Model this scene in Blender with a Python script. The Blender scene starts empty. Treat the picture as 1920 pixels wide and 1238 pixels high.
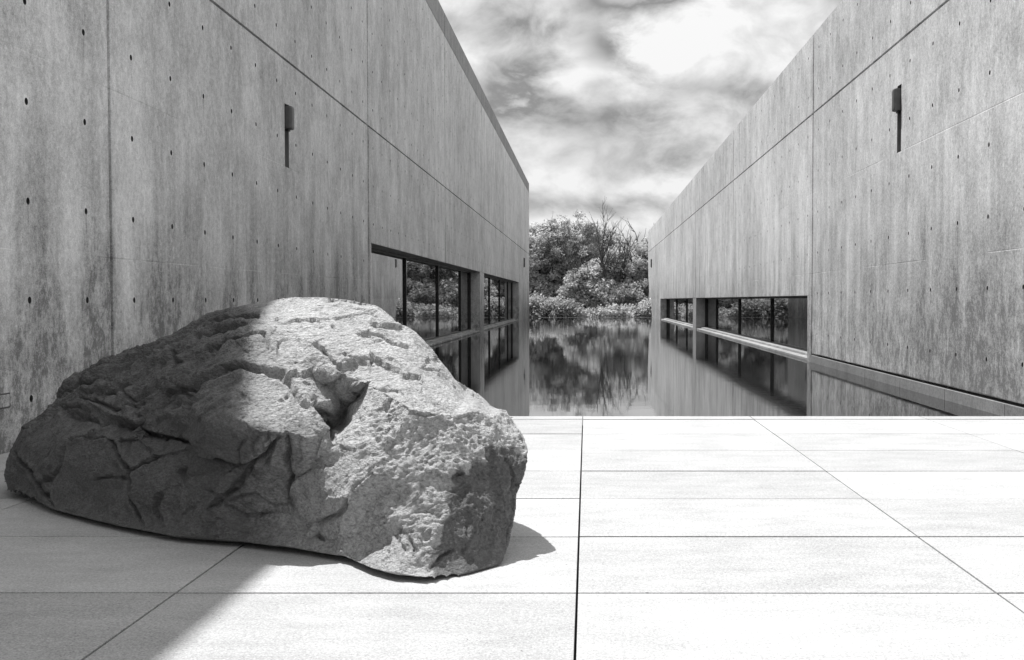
import bpy, bmesh, math, random
import numpy as np
from mathutils import Vector, Matrix, geometry

# ------------------------------------------------------------------ camera, world, sun, exposure
scene = bpy.context.scene
COL = scene.collection
F = 2175.0                      # focal length in pixels of the 1920 px wide photograph
PPX, PPY = 1100.0, 639.0        # principal point (the photograph is a crop)
PITCH = math.radians(2.0)
EYE = 1.0
cam_data = bpy.data.cameras.new("camera")
cam = bpy.data.objects.new("camera", cam_data)
COL.objects.link(cam)
cam.location = (0, 0, EYE)
cam.rotation_euler = (math.radians(90) - PITCH, 0, 0)
cam_data.sensor_width = 36.0
cam_data.lens = F / 1920 * 36.0
cam_data.shift_x = (960 - PPX) / 1920
cam_data.shift_y = (PPY - 619) / 1920
cam_data.clip_start = 0.05
cam_data.clip_end = 4000
scene.camera = cam

SUN_DX, SUN_DY = 0.303, -0.28   # metres a shadow travels per metre of height
sun_dir = Vector((SUN_DX, SUN_DY, -1.0)).normalized()
sun_elev = math.asin(-sun_dir.z)
sun_azim = math.atan2(-sun_dir.x, -sun_dir.y)
sun_data = bpy.data.lights.new("sun", 'SUN')
sun = bpy.data.objects.new("sun", sun_data)
COL.objects.link(sun)
sun.rotation_euler = sun_dir.to_track_quat('-Z', 'Y').to_euler()
sun_data.energy = 4.0
sun_data.angle = math.radians(0.6)
sun_data.color = (1.0, 1.0, 1.0)

scene.view_settings.view_transform = 'Standard'
scene.view_settings.look = 'None'
scene.view_settings.exposure = 0.5
scene.cycles.max_bounces = 6
scene.cycles.diffuse_bounces = 4
scene.cycles.glossy_bounces = 4
scene.cycles.transmission_bounces = 3
scene.cycles.use_denoising = True
scene.view_settings.gamma = 1.0
scene.view_settings.use_curve_mapping = False


class NT:
    """small helper round a node tree"""
    def __init__(self, tree):
        self.t = tree
        tree.nodes.clear()

    def n(self, kind, **kw):
        nd = self.t.nodes.new(kind)
        for k, v in kw.items():
            setattr(nd, k, v)
        return nd

    def link(self, a, b):
        self.t.links.new(a, b)

    def set(self, sock, v):
        if hasattr(v, 'links'):
            self.t.links.new(v, sock)
        else:
            sock.default_value = v

    def m(self, op, a, b=None, c=None, clamp=False):
        nd = self.n('ShaderNodeMath', operation=op, use_clamp=clamp)
        self.set(nd.inputs[0], a)
        if b is not None: self.set(nd.inputs[1], b)
        if c is not None: self.set(nd.inputs[2], c)
        return nd.outputs[0]

    def add(self, a, b): return self.m('ADD', a, b)
    def sub(self, a, b): return self.m('SUBTRACT', a, b)
    def mul(self, a, b): return self.m('MULTIPLY', a, b)

    def vscale(self, v, s, off=(0, 0, 0)):
        nd = self.n('ShaderNodeMapping')
        self.link(v, nd.inputs['Vector'])
        nd.inputs['Scale'].default_value = s
        nd.inputs['Location'].default_value = off
        return nd.outputs[0]

    def noise(self, v, scale=1.0, detail=4.0, rough=0.5, dist=0.0):
        nd = self.n('ShaderNodeTexNoise')
        self.link(v, nd.inputs['Vector'])
        nd.inputs['Scale'].default_value = scale
        nd.inputs['Detail'].default_value = detail
        nd.inputs['Roughness'].default_value = rough
        nd.inputs['Distortion'].default_value = dist
        return nd.outputs['Fac']

    def ramp(self, x, a, b, lo=0.0, hi=1.0, smooth=True):
        nd = self.n('ShaderNodeMapRange')
        nd.interpolation_type = 'SMOOTHSTEP' if smooth else 'LINEAR'
        self.set(nd.inputs[0], x)
        for i, v in enumerate((a, b, lo, hi)):
            self.set(nd.inputs[i + 1], v)
        return nd.outputs[0]

    def sep(self, v):
        nd = self.n('ShaderNodeSeparateXYZ')
        self.link(v, nd.inputs[0])
        return nd.outputs

    def comb(self, x, y, z):
        nd = self.n('ShaderNodeCombineXYZ')
        for i, v in enumerate((x, y, z)): self.set(nd.inputs[i], v)
        return nd.outputs[0]

    def grey(self, v):
        return self.comb(v, v, v)


# ---- world: a bright broken overcast with darker gaps (black and white, as the photograph)
world = bpy.data.worlds.new("World")
scene.world = world
world.use_nodes = True
w = NT(world.node_tree)
tc = w.n('ShaderNodeTexCoord')
sky = w.n('ShaderNodeTexSky', sky_type='NISHITA')
sky.sun_disc = False
sky.sun_elevation = sun_elev
sky.sun_rotation = sun_azim
bw = w.n('ShaderNodeRGBToBW')
w.link(sky.outputs[0], bw.inputs[0])
d = tc.outputs['Generated']
dx, dy, dz = w.sep(d)
cv = w.vscale(d, (1.0, 1.0, 1.6), (3.7, 1.3, 0.45))
warp = w.noise(w.vscale(cv, (1, 1, 1), (5, 2, 9)), 7.0, 2, 0.5)
cvx = w.n('ShaderNodeVectorMath', operation='ADD')
w.link(cv, cvx.inputs[0])
w.link(w.grey(w.mul(w.sub(warp, 0.5), 0.10)), cvx.inputs[1])
n1 = w.noise(cvx.outputs[0], 6.0, 3, 0.55)
n2 = w.noise(cvx.outputs[0], 17.0, 6, 0.62)
body = w.add(w.mul(n1, 0.56), w.mul(n2, 0.44))
puff = w.m('ABSOLUTE', w.sub(w.noise(w.vscale(cvx.outputs[0], (1, 1, 1), (1, 4, 2)), 11.0, 3, 0.5), 0.5))
body = w.m('MULTIPLY_ADD', w.sub(puff, 0.09), 0.42, body)
# the cloud bank ahead: where its thin bright and thick grey parts lie (direction ratios x/y, z/y)
ysafe = w.m('MAXIMUM', dy, 0.02)
cu = w.add(w.m('DIVIDE', dx, ysafe), w.mul(w.sub(n2, 0.5), 0.07))
cw = w.add(w.m('DIVIDE', dz, ysafe), w.mul(w.sub(n1, 0.5), 0.05))
ahead = w.ramp(dy, 0.1, 0.5)
blobs = [(0.020, 0.222, .020, .022, -.20), (-.075, .175, .050, .026, -.16), (.03, .155, .045, .016, -.15),
         (.055, .123, .045, .016, -.15), (.115, .185, .03, .016, -.14), (-.02, .088, .08, .014, -.18), (.03, .062, .12, .014, .16),
         (.045, .262, .045, .011, -.34), (-.07, .235, .05, .010, -.10), (.10, .222, .05, .035, .16),
         (-.09, .213, .03, .012, .06), (-.01, .2, .03, .03, .10), (-.055, .14, .05, .010, .12), (.085, .105, .03, .012, .16),
         (-.02, .102, .07, .010, .10)]
cuv = w.comb(cu, cw, 0.0)
acc = None
for (bu, bv, su, sv, amp) in blobs:
    ma = w.n('ShaderNodeVectorMath', operation='MULTIPLY_ADD')
    w.link(cuv, ma.inputs[0])
    ma.inputs[1].default_value = (0.9 / su, 0.9 / sv, 0)
    ma.inputs[2].default_value = (-0.9 * bu / su, -0.9 * bv / sv, 0)
    dot = w.n('ShaderNodeVectorMath', operation='DOT_PRODUCT')
    w.link(ma.outputs[0], dot.inputs[0]); w.link(ma.outputs[0], dot.inputs[1])
    e = w.m('POWER', 0.3679, dot.outputs['Value'])
    acc = w.mul(e, amp) if acc is None else w.m('MULTIPLY_ADD', e, amp, acc)
body = w.add(body, w.mul(w.mul(acc, ahead), 0.80))
cloud = w.mul(w.ramp(body, 0.37, 0.61, 2.3, 7.0, smooth=False), w.m('MULTIPLY_ADD', w.m('MAXIMUM', dz, 0.0), 0.35, 0.88))  # overcast is brighter overhead
gap = w.ramp(body, 0.27, 0.36)
skyval = w.mul(bw.outputs[0], 1.0)
mixv = w.add(w.mul(cloud, gap), w.mul(skyval, w.sub(1.0, gap)))
below = w.ramp(dz, -0.02, 0.02)
mixv = w.add(w.mul(mixv, below), w.mul(w.sub(1.0, below), 1.5))
bg = w.n('ShaderNodeBackground')
w.link(w.grey(mixv), bg.inputs['Color'])
bg.inputs['Strength'].default_value = 0.10
world.cycles.sampling_method = 'MANUAL'
world.cycles.sample_map_resolution = 256
wo = w.n('ShaderNodeOutputWorld')
w.link(bg.outputs[0], wo.inputs['Surface'])


# ------------------------------------------------------------------ helpers
def unproject(px, py, Y):
    """photograph pixel at depth Y -> world point"""
    a = (px - PPX) / F
    b = -(py - PPY) / F
    cp, sp = math.cos(PITCH), math.sin(PITCH)
    dy_, dz_ = cp + b * sp, -sp + b * cp
    t = Y / dy_
    return Vector((a * t, Y, EYE + dz_ * t))


def ground_point(px, py, z=0.0):
    a = (px - PPX) / F
    b = -(py - PPY) / F
    cp, sp = math.cos(PITCH), math.sin(PITCH)
    dy_, dz_ = cp + b * sp, -sp + b * cp
    t = (z - EYE) / dz_
    return Vector((a * t, dy_ * t, z))


def link_mesh(name, me, mat=None, parent=None):
    o = bpy.data.objects.new(name, me)
    COL.objects.link(o)
    if mat is not None and len(me.materials) == 0:
        for mm in (mat if isinstance(mat, (list, tuple)) else [mat]):
            me.materials.append(mm)
    if parent is not None:
        o.parent = parent
    return o


def from_bm(name, bm, mat=None, parent=None, smooth=False):
    me = bpy.data.meshes.new(name)
    bm.normal_update()
    bm.to_mesh(me)
    bm.free()
    if smooth:
        for p in me.polygons: p.use_smooth = True
    return link_mesh(name, me, mat, parent)


def empty(name, loc=(0, 0, 0)):
    o = bpy.data.objects.new(name, None)
    COL.objects.link(o)
    o.location = loc
    return o


def tag(o, label=None, cat=None, group=None, kind=None):
    if label: o["label"] = label
    if cat: o["category"] = cat
    if group: o["group"] = group
    if kind: o["kind"] = kind
    return o


def add_box(bm, x0, x1, y0, y1, z0, z1, bevel=0.0):
    ret = bmesh.ops.create_cube(bm, size=1.0)
    vs = ret['verts']
    for v in vs:
        v.co = Vector((x0 + (v.co.x + .5) * (x1 - x0), y0 + (v.co.y + .5) * (y1 - y0), z0 + (v.co.z + .5) * (z1 - z0)))
    if bevel > 0:
        es = list({e for v in vs for e in v.link_edges})
        bmesh.ops.bevel(bm, geom=es, offset=bevel, segments=2, affect='EDGES', profile=0.6)


def box_obj(name, x0, x1, y0, y1, z0, z1, mat, parent=None, bevel=0.0):
    bm = bmesh.new()
    add_box(bm, x0, x1, y0, y1, z0, z1, bevel)
    return from_bm(name, bm, mat, parent)


def material(name):
    m = bpy.data.materials.new(name)
    m.use_nodes = True
    t = NT(m.node_tree)
    out = t.n('ShaderNodeOutputMaterial')
    bs = t.n('ShaderNodeBsdfPrincipled')
    t.link(bs.outputs[0], out.inputs['Surface'])
    return m, t, bs, out


def plain(name, val, rough=0.6, metallic=0.0, spec=0.5):
    m, t, bs, out = material(name)
    tcn = t.n('ShaderNodeTexCoord')
    n = t.noise(tcn.outputs['Object'], 9.0, 5, 0.6)
    t.link(t.grey(t.mul(t.ramp(n, 0.3, 0.7, 0.88, 1.12), val)), bs.inputs['Base Color'])
    bs.inputs['Roughness'].default_value = rough
    bs.inputs['Metallic'].default_value = metallic
    bs.inputs['Specular IOR Level'].default_value = spec
    return m


# ------------------------------------------------------------------ materials
def concrete(name, base, u0, h, z0, v, seed, mottle=1.0, contrast=1.0, mottle_top=1.7):
    m, t, bs, out = material(name)
    P = t.n('ShaderNodeTexCoord').outputs['Object']
    px, py, pz = t.sep(P)
    rnd = t.n('ShaderNodeObjectInfo').outputs['Random']
    big = t.noise(t.vscale(P, (1, .5, .6), (seed, 0, 0)), 0.55, 3, 0.55)
    cloudy = t.noise(t.vscale(P, (1, 1, .7), (seed * 2, 3, 0)), 1.9, 4, 0.6)
    st1 = t.noise(t.vscale(P, (1, 2.4, .20), (0, seed, 0)), 1.0, 4, 0.62)
    st2 = t.noise(t.vscale(P, (1, 6.5, .75), (0, seed, 5)), 1.0, 3, 0.7)
    fine = t.noise(P, 24.0, 4, 0.75)
    grain = t.noise(P, 95.0, 2, 0.6)
    # weathering: mottled damp growth on the lower part, uneven upper limit
    lim = t.add(pz, t.mul(t.sub(st1, 0.5), 3.4))
    low = t.ramp(lim, mottle_top, 0.1)
    mot = t.noise(t.vscale(P, (1, 1.3, .8), (seed, 7, 2)), 6.0, 4, 0.80)
    motd = t.mul(t.mul(t.ramp(mot, 0.42, 0.62), low), 0.50 * mottle)
    motl = t.mul(t.mul(t.ramp(mot, 0.44, 0.30), t.ramp(lim, 3.8, 0.6)), 0.30 * mottle)
    streaky = t.ramp(cloudy, 0.36, 0.60, 0.25, 1.0)
    val = t.add(1.0, t.mul(t.sub(big, 0.5), 0.95 * contrast))
    val = t.add(val, t.mul(t.sub(cloudy, 0.5), 1.05 * contrast))
    val = t.add(val, t.mul(t.sub(st1, 0.5), 0.50 * contrast))
    val = t.add(val, t.mul(t.mul(t.sub(st2, 0.5), streaky), 0.38 * contrast))
    val = t.add(val, t.mul(t.sub(mot, 0.5), 1.0))
    val = t.add(val, t.mul(t.sub(fine, 0.5), 1.15))
    val = t.add(val, t.mul(t.sub(grain, 0.5), 1.1))
    val = t.sub(val, motd)
    val = t.add(val, motl)
    val = t.sub(val, t.mul(low, 0.26 * mottle))
    val = t.add(val, t.mul(t.sub(rnd, 0.5), 0.12))
    # formwork seams: thin broken lines, some light (grout leak) some dark
    def seam(coord, origin, step, width):
        f_ = t.m('FRACT', t.mul(t.sub(coord, origin - 1000 * step), 1.0 / step))
        dd = t.m('ABSOLUTE', t.sub(t.m('FRACT', t.add(f_, 0.5)), 0.5))
        return t.ramp(t.mul(dd, step), width, width * 0.3)
    brk = t.noise(t.vscale(P, (1, 1, 1), (seed, 1, 1)), 0.9, 3, 0.5)
    sh = t.mul(seam(pz, z0, 2 * v, 0.008), t.ramp(brk, 0.40, 0.56))
    sv = t.mul(seam(py, u0, 2 * h, 0.009), t.ramp(brk, 0.60, 0.45))
    sgn = t.ramp(t.noise(t.vscale(P, (1, 1, 1), (9, seed, 4)), 0.7, 2, 0.5), 0.42, 0.58, -0.20, 0.20)
    val = t.add(val, t.mul(sh, sgn))
    val = t.sub(val, t.mul(sv, 0.16))
    # stains that start at the tie holes: pale rings and dark runs below
    hu = t.mul(t.sub(t.m('FRACT', t.mul(t.sub(py, u0 - 1000 * h), 1.0 / h)), 0.5), h)
    hz = t.mul(t.sub(t.m('FRACT', t.mul(t.sub(pz, z0 - 1000 * v), 1.0 / v)), 0.5), v)
    hr = t.m('SQRT', t.add(t.mul(hu, hu), t.mul(hz, hz)))
    some = t.ramp(t.noise(t.vscale(P, (1, 1, 1), (2, seed, 8)), 1.4, 2, 0.5), 0.42, 0.60)
    val = t.add(val, t.mul(t.ramp(hr, 0.060, 0.026), t.mul(some, 0.16)))
    run = t.mul(t.mul(t.ramp(t.m('ABSOLUTE', t.add(hu, t.mul(t.sub(fine, .5), .03))), 0.020, 0.004), t.ramp(hz, -0.30, -0.02)), t.ramp(hz, 0.0, -0.015))
    val = t.sub(val, t.mul(t.mul(run, t.sub(1.0, some)), 0.28))
    # pinholes
    pit = t.ramp(t.noise(P, 38.0, 2, 0.5), 0.70, 0.76)
    val = t.sub(val, t.mul(pit, 0.30))
    val = t.m('MAXIMUM', val, 0.3)
    t.link(t.grey(t.mul(val, base)), bs.inputs['Base Color'])
    t.link(t.ramp(big, 0.3, 0.7, 0.62, 0.82), bs.inputs['Roughness'])
    bs.inputs['Specular IOR Level'].default_value = 0.35
    hgt = t.add(t.mul(fine, 0.25), t.mul(big, 2.0))
    hgt = t.sub(hgt, t.mul(pit, 0.6))
    hgt = t.sub(hgt, t.mul(t.add(sh, t.mul(sv, 0.5)), 0.8))
    hgt = t.add(hgt, t.mul(mot, t.mul(low, 0.5)))
    bp = t.n('ShaderNodeBump')
    bp.inputs['Strength'].default_value = 0.5
    bp.inputs['Distance'].default_value = 0.004
    t.link(hgt, bp.inputs['Height'])
    t.link(bp.outputs[0], bs.inputs['Normal'])
    return m


LX, LH, LV, LU, LZ = -3.82, 0.92, 0.677, 9.34, -0.015       # left wall: face, tie grid, joint origin, base
RX, RH, RV, RU, RZ = 4.09, 1.0, 0.736, 21.5, 0.02           # right wall
M_LEFT = concrete("concrete_left", 0.60, LU, LH, LZ, LV, 1.7, 1.2, 0.85, 2.3)
M_RIGHT = concrete("concrete_right", 0.66, RU, RH, RZ, RV, 6.1, 0.95, 0.8, 2.9)
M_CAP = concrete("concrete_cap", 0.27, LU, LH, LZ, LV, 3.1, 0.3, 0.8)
M_SILL = concrete("concrete_sill", 0.40, RU, RH, RZ, RV, 4.4, 0.3, 0.8)
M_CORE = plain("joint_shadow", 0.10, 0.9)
M_HOLE = plain("tie_hole_plug", 0.035, 0.9)
M_FRAME = plain("dark_metal_frame", 0.035, 0.45, 0.6)
M_LAMP = plain("lamp_metal", 0.11, 0.45, 0.7)
M_SLOT = plain("slot_concrete", 0.16, 0.85)
M_GAP = plain("paving_bed", 0.05, 0.95)


def paving():
    m, t, bs, out = material("pale_paving")
    P = t.n('ShaderNodeTexCoord').outputs['Object']
    W = t.n('ShaderNodeNewGeometry').outputs['Position']
    rnd = t.n('ShaderNodeObjectInfo').outputs['Random']
    a = t.noise(W, 1.6, 6, 0.6)
    b = t.noise(t.vscale(W, (.6, 1.6, 1)), 5.0, 7, 0.7)
    g = t.noise(W, 70.0, 5, 0.75)
    g2 = t.noise(W, 160.0, 2, 0.6)
    val = t.add(1.0, t.mul(t.sub(a, 0.5), 0.40))
    val = t.add(val, t.mul(t.sub(b, 0.5), 0.60))
    val = t.add(val, t.mul(t.sub(g, 0.5), 1.2))
    val = t.add(val, t.mul(t.sub(g2, 0.5), 1.2))
    val = t.add(val, t.mul(t.sub(rnd, 0.5), 0.22))
    speck = t.mul(t.ramp(t.noise(W, 45.0, 3, 0.6), 0.66, 0.72), t.ramp(b, 0.45, 0.6))
    val = t.sub(val, t.mul(speck, 0.6))
    t.link(t.grey(t.mul(val, 0.44)), bs.inputs['Base Color'])
    bs.inputs['Roughness'].default_value = 0.75
    bs.inputs['Specular IOR Level'].default_value = 0.3
    bp = t.n('ShaderNodeBump')
    bp.inputs['Strength'].default_value = 0.35
    bp.inputs['Distance'].default_value = 0.003
    t.link(t.add(t.mul(g, 0.6), g2), bp.inputs['Height'])
    t.link(bp.outputs[0], bs.inputs['Normal'])
    return m


M_PAVE = paving()


def glass():
    m, t, bs, out = material("window_glass")
    P = t.n('ShaderNodeTexCoord').outputs['Object']
    bs.inputs['Base Color'].default_value = (.02, .02, .02, 1)
    bs.inputs['Roughness'].default_value = 0.012
    bs.inputs['IOR'].default_value = 2.1
    bp = t.n('ShaderNodeBump')
    bp.inputs['Strength'].default_value = 0.08
    bp.inputs['Distance'].default_value = 0.01
    t.link(t.noise(P, 0.5, 2, 0.4), bp.inputs['Height'])
    t.link(bp.outputs[0], bs.inputs['Normal'])
    return m


M_GLASS = glass()


def water():
    m, t, bs, out = material("pool_water")
    P = t.n('ShaderNodeNewGeometry').outputs['Position']
    bs.inputs['Base Color'].default_value = (.014, .014, .014, 1)
    bs.inputs['Roughness'].default_value = 0.004
    bs.inputs['IOR'].default_value = 1.36
    a = t.noise(t.vscale(P, (1.0, 1.6, 1)), 1.3, 3, 0.5)
    b = t.noise(t.vscale(P, (1.0, 2.2, 1), (3, 3, 0)), 7.0, 3, 0.55)
    calm = t.ramp(t.noise(t.vscale(P, (1, .3, 1), (8, 0, 0)), 0.35, 2, 0.5), 0.40, 0.62, 0.25, 1.0)
    hgt = t.add(t.mul(a, 0.45), t.mul(t.mul(b, calm), 0.36))
    bp = t.n('ShaderNodeBump')
    bp.inputs['Strength'].default_value = 1.0
    bp.inputs['Distance'].default_value = 0.0013
    t.link(hgt, bp.inputs['Height'])
    t.link(bp.outputs[0], bs.inputs['Normal'])
    return m


M_WATER = water()

# ------------------------------------------------------------------ ground, terrace, pool
WATER_Z = -0.15
POOL_Y0, POOL_Y1 = 9.93, 76.5


def ground_mat():
    m, t, bs, out = material("meadow")
    P = t.n('ShaderNodeNewGeometry').outputs['Position']
    a = t.noise(P, 0.4, 8, 0.7)
    b = t.noise(P, 12, 5, 0.7)
    t.link(t.grey(t.add(t.ramp(a, .3, .7, .05, .11), t.mul(t.sub(b, .5), .06))), bs.inputs['Base Color'])
    bs.inputs['Roughness'].default_value = 0.95
    return m


bm = bmesh.new()
bmesh.ops.create_grid(bm, x_segments=4, y_segments=4, size=1500)
g = from_bm("ground", bm, ground_mat())
g.location = (0, 300, -0.62)
tag(g, kind="structure")

# terrace bed (dark joints) and the part of the terrace behind the camera
bed = box_obj("terrace", -3.86, 4.5, -14, POOL_Y0 - 0.01, -0.5, -0.075, M_GAP)
tag(bed, kind="structure")
JX = [-4.15, -2.79, -1.405, -0.033, 1.402, 2.86, 4.30]
JY = [2.99 + 0.9435 * k for k in range(-1, 8)]
JY[-1] = 9.70
slab_cache = {}


def slab(name, x0, x1, y0, y1, parent, z=0.0, th=0.07):
    gx, gy = 0.0038, 0.0075
    x0, x1, y0, y1 = x0 + gx, x1 - gx, y0 + gy, y1 - gy
    key = (round(x1 - x0, 4), round(y1 - y0, 4), th)
    if key not in slab_cache:
        b_ = bmesh.new()
        sx, sy = key[0] / 2, key[1] / 2
        add_box(b_, -sx, sx, -sy, sy, -th, 0, 0.0022)
        me = bpy.data.meshes.new(name)
        b_.normal_update(); b_.to_mesh(me); b_.free()
        me.materials.append(M_PAVE)
        slab_cache[key] = me
    o = bpy.data.objects.new(name, slab_cache[key])
    COL.objects.link(o)
    o.location = ((x0 + x1) / 2, (y0 + y1) / 2, z)
    o.parent = parent
    return o


rng = random.Random(5)
for i in range(len(JX) - 1):
    for j in range(len(JY) - 1):
        xa = max(JX[i], -3.81) if i == 0 else JX[i]
        o = slab("paving_slab", xa, JX[i + 1], JY[j], JY[j + 1], bed, z=rng.uniform(-.0012, .0012))
        o.rotation_euler = (rng.uniform(-.0007, .0007), rng.uniform(-.0007, .0007), 0)
# coping stones along the pool
for i in range(len(JX) - 1):
    xa = max(JX[i], -3.81) if i == 0 else JX[i]
    slab("coping_stone", xa, JX[i + 1], JY[-1], POOL_Y0 + 0.02, bed, z=0.003, th=0.09)
# the terrace continues behind the camera
slab("paving_field", -3.81, 4.30, -13.9, JY[0], bed)

bm = bmesh.new()
bmesh.ops.create_grid(bm, x_segments=2, y_segments=2, size=1)
for vtx in bm.verts:
    vtx.co = Vector((vtx.co.x * 4.55 + 0.2, (POOL_Y0 + POOL_Y1) / 2 + vtx.co.y * (POOL_Y1 - POOL_Y0) / 2, WATER_Z))
pool = from_bm("pool_water", bm, M_WATER)
tag(pool, kind="structure")
far_edge = box_obj("pool_edge", -4.4, 4.9, POOL_Y1, POOL_Y1 + 0.25, -0.6, WATER_Z + 0.012, M_SLOT, None, 0.01)
tag(far_edge, kind="structure")


# ------------------------------------------------------------------ concrete buildings
HOLE_R, HOLE_D, PANEL_D, JOINT = 0.025, 0.085, 0.11, 0.046


def panel(name, side, X, u0, u1, z0, z1, cells, mats, parent, slot=None, extra=()):
    """one cast panel: front face with real tie holes. cells: list of (ua,ub,za,zb,hole centre or None)"""
    s = 1.0 if side == 'L' else -1.0        # the face looks along +x on the left wall
    V, Fc, MI = [], [], []

    def vert(u, z, dep):
        V.append((X - s * dep, u, z))
        return len(V) - 1

    def face(idx, mi=0):
        Fc.append(idx if s > 0 else idx[::-1])
        MI.append(mi)

    def rect(ua, ub, za, zb):
        face([vert(ua, za, 0), vert(ub, za, 0), vert(ub, zb, 0), vert(ua, zb, 0)])

    for (ua, ub, za, zb, hc) in cells:
        if hc is None:
            rect(ua, ub, za, zb)
            continue
        cu_, cz_ = hc
        N = 12
        outer, inner, deep = [], [], []
        for k in range(N):
            an = 2 * math.pi * k / N
            c_, s_ = math.cos(an), math.sin(an)
            # hit on the cell border
            tx = ((ub - cu_) if c_ > 0 else (ua - cu_)) / c_ if abs(c_) > 1e-6 else 1e9
            tz = ((zb - cz_) if s_ > 0 else (za - cz_)) / s_ if abs(s_) > 1e-6 else 1e9
            tt = min(tx, tz)
            outer.append(vert(cu_ + c_ * tt, cz_ + s_ * tt, 0))
            inner.append(vert(cu_ + c_ * HOLE_R, cz_ + s_ * HOLE_R, 0))
            deep.append(vert(cu_ + c_ * HOLE_R * .85, cz_ + s_ * HOLE_R * .85, HOLE_D))
        corners = {}
        for (cu2, cz2) in ((ub, zb), (ua, zb), (ua, za), (ub, za)):
            corners[math.atan2(cz2 - cz_, cu2 - cu_) % (2 * math.pi)] = vert(cu2, cz2, 0)
        for k in range(N):
            k2 = (k + 1) % N
            a0, a1 = 2 * math.pi * k / N, 2 * math.pi * (k + 1) / N
            mid = [vi for an, vi in corners.items() if a0 + 1e-9 < an < a1 - 1e-9]
            face([outer[k]] + mid + [outer[k2], inner[k2], inner[k]])
            face([inner[k], inner[k2], deep[k2], deep[k]], 1)
        face(deep, 1)
    # edges going back into the joint
    c4 = [(u0, z0), (u1, z0), (u1, z1), (u0, z1)]
    for k in range(4):
        a_, b_ = c4[k], c4[(k + 1) % 4]
        face([vert(*a_, 0), vert(*a_, PANEL_D + .02), vert(*b_, PANEL_D + .02), vert(*b_, 0)])
    if slot:
        ua, ub, za, zb, dep = slot
        q = [(ua, za), (ub, za), (ub, zb), (ua, zb)]
        for k in range(4):
            a_, b_ = q[k], q[(k + 1) % 4]
            face([vert(*a_, 0), vert(*b_, 0), vert(*b_, dep), vert(*a_, dep)], 2)
        face([vert(*p_, dep) for p_ in q], 2)
    me = bpy.data.meshes.new(name)
    me.from_pydata(V, [], Fc)
    for mm in mats: me.materials.append(mm)
    me.polygons.foreach_set('material_index', MI)
    me.update()
    return link_mesh(name, me, None, parent)


def grid_cells(u0, u1, h, uo, z0, z1, v, zo, slot=None, holes=True):
    """cells of the tie grid inside a rectangle; grid origins uo, zo"""
    eps = 1e-6
    us = [u0] + [uo + k * h for k in range(math.floor((u0 - uo) / h) + 1, math.ceil((u1 - uo) / h)) if u0 + .02 < uo + k * h < u1 - .02] + [u1]
    zs = [z0] + [zo + k * v for k in range(math.floor((z0 - zo) / v) + 1, math.ceil((z1 - zo) / v)) if z0 + .02 < zo + k * v < z1 - .02] + [z1]
    out = []
    for i in range(len(us) - 1):
        for j in range(len(zs) - 1):
            ua, ub, za, zb = us[i], us[i + 1], zs[j], zs[j + 1]
            cu_ = uo + (math.floor(((ua + ub) / 2 - uo) / h) + .5) * h
            cz_ = zo + (math.floor(((za + zb) / 2 - zo) / v) + .5) * v
            hc = (cu_, cz_) if holes and ua + .05 < cu_ < ub - .05 and za + .05 < cz_ < zb - .05 else None
            if slot and ua < slot[1] - eps and ub > slot[0] + eps and za < slot[3] - eps and zb > slot[2] + eps:
                # cut the slot out of this cell: only the piece beside it keeps its width in the slot's height
                sa, sb, sz0, sz1 = slot[:4]
                la, lb = (ua, sa) if ua < sa - eps else (sb, ub)
                if zb > sz1 + eps:          # slot ends inside the cell
                    out.append((la, lb, za, sz1, None))
                    out.append((ua, ub, sz1, zb, hc if hc and hc[1] > sz1 + .04 else None))
                else:
                    out.append((la, lb, za, zb, hc if hc and la + .04 < hc[0] < lb - .04 else None))
            else:
                out.append((ua, ub, za, zb, hc))
    return out


def wall_panels(side, X, h, v, uo, zo, joints, bands, mat, parent, slots):
    jw = lambda y_: 0.026 if y_ < 15 else 0.048
    for k in range(len(joints) - 1):
        a, b_ = joints[k] + jw(joints[k]), joints[k + 1] - jw(joints[k + 1])
        for (za, zb, holes, m_) in bands(k, joints[k], joints[k + 1]):
            sl = None
            for s_ in slots:
                if a < s_[0] and s_[1] < b_ and za < s_[2] and s_[3] < zb: sl = s_
            cells = grid_cells(a, b_, h, uo, za, zb, v, zo, sl, holes)
            panel("concrete_panel", side, X, a, b_, za, zb, cells, [m_, M_HOLE, M_SLOT], parent, sl)


# ---- left building
LB = empty("concrete_building", (0, 0, 0))
tag(LB, "tall grey concrete building in shade behind the boulder, left of the pool", "building", "concrete buildings facing the pool")
LTOP, LCAP, LREV = 8.72, 8.115, 4.047
L_END = 77.2
WL0, WL1, WLH = 20.62, 65.4, 2.016      # window opening
ljoints = [LU - 2 * 12 * LH, LU - 12 * LH, LU] + [LU + 12 * LH * k for k in range(1, 6)] + [L_END]
slotL = (LU + 6 * LH - 0.10, LU + 6 * LH + 0.10, LZ + 4 * LV + .002, 3.49, 0.09)


def bandsL(k, a, b_):
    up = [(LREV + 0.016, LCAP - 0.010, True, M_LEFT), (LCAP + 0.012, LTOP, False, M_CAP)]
    if a >= 20 and a < 60:
        return [(WLH, LREV - 0.016, True, M_LEFT)] + up
    if a >= 60:
        return [(WLH, LREV - 0.016, True, M_LEFT)] + up
    return [(-0.02, LREV - 0.016, True, M_LEFT)] + up


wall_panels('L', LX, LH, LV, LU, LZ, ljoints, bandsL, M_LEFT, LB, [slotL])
# pieces of wall beside and below the opening
J = 0.048


def plain_panel(side, X, u0, u1, z0, z1, h, uo, v, zo, mat, parent, holes=False, name="concrete_panel"):
    panel(name, side, X, u0, u1, z0, z1, grid_cells(u0, u1, h, uo, z0, z1, v, zo, None, holes), [mat, M_HOLE, M_SLOT], parent)


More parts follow.
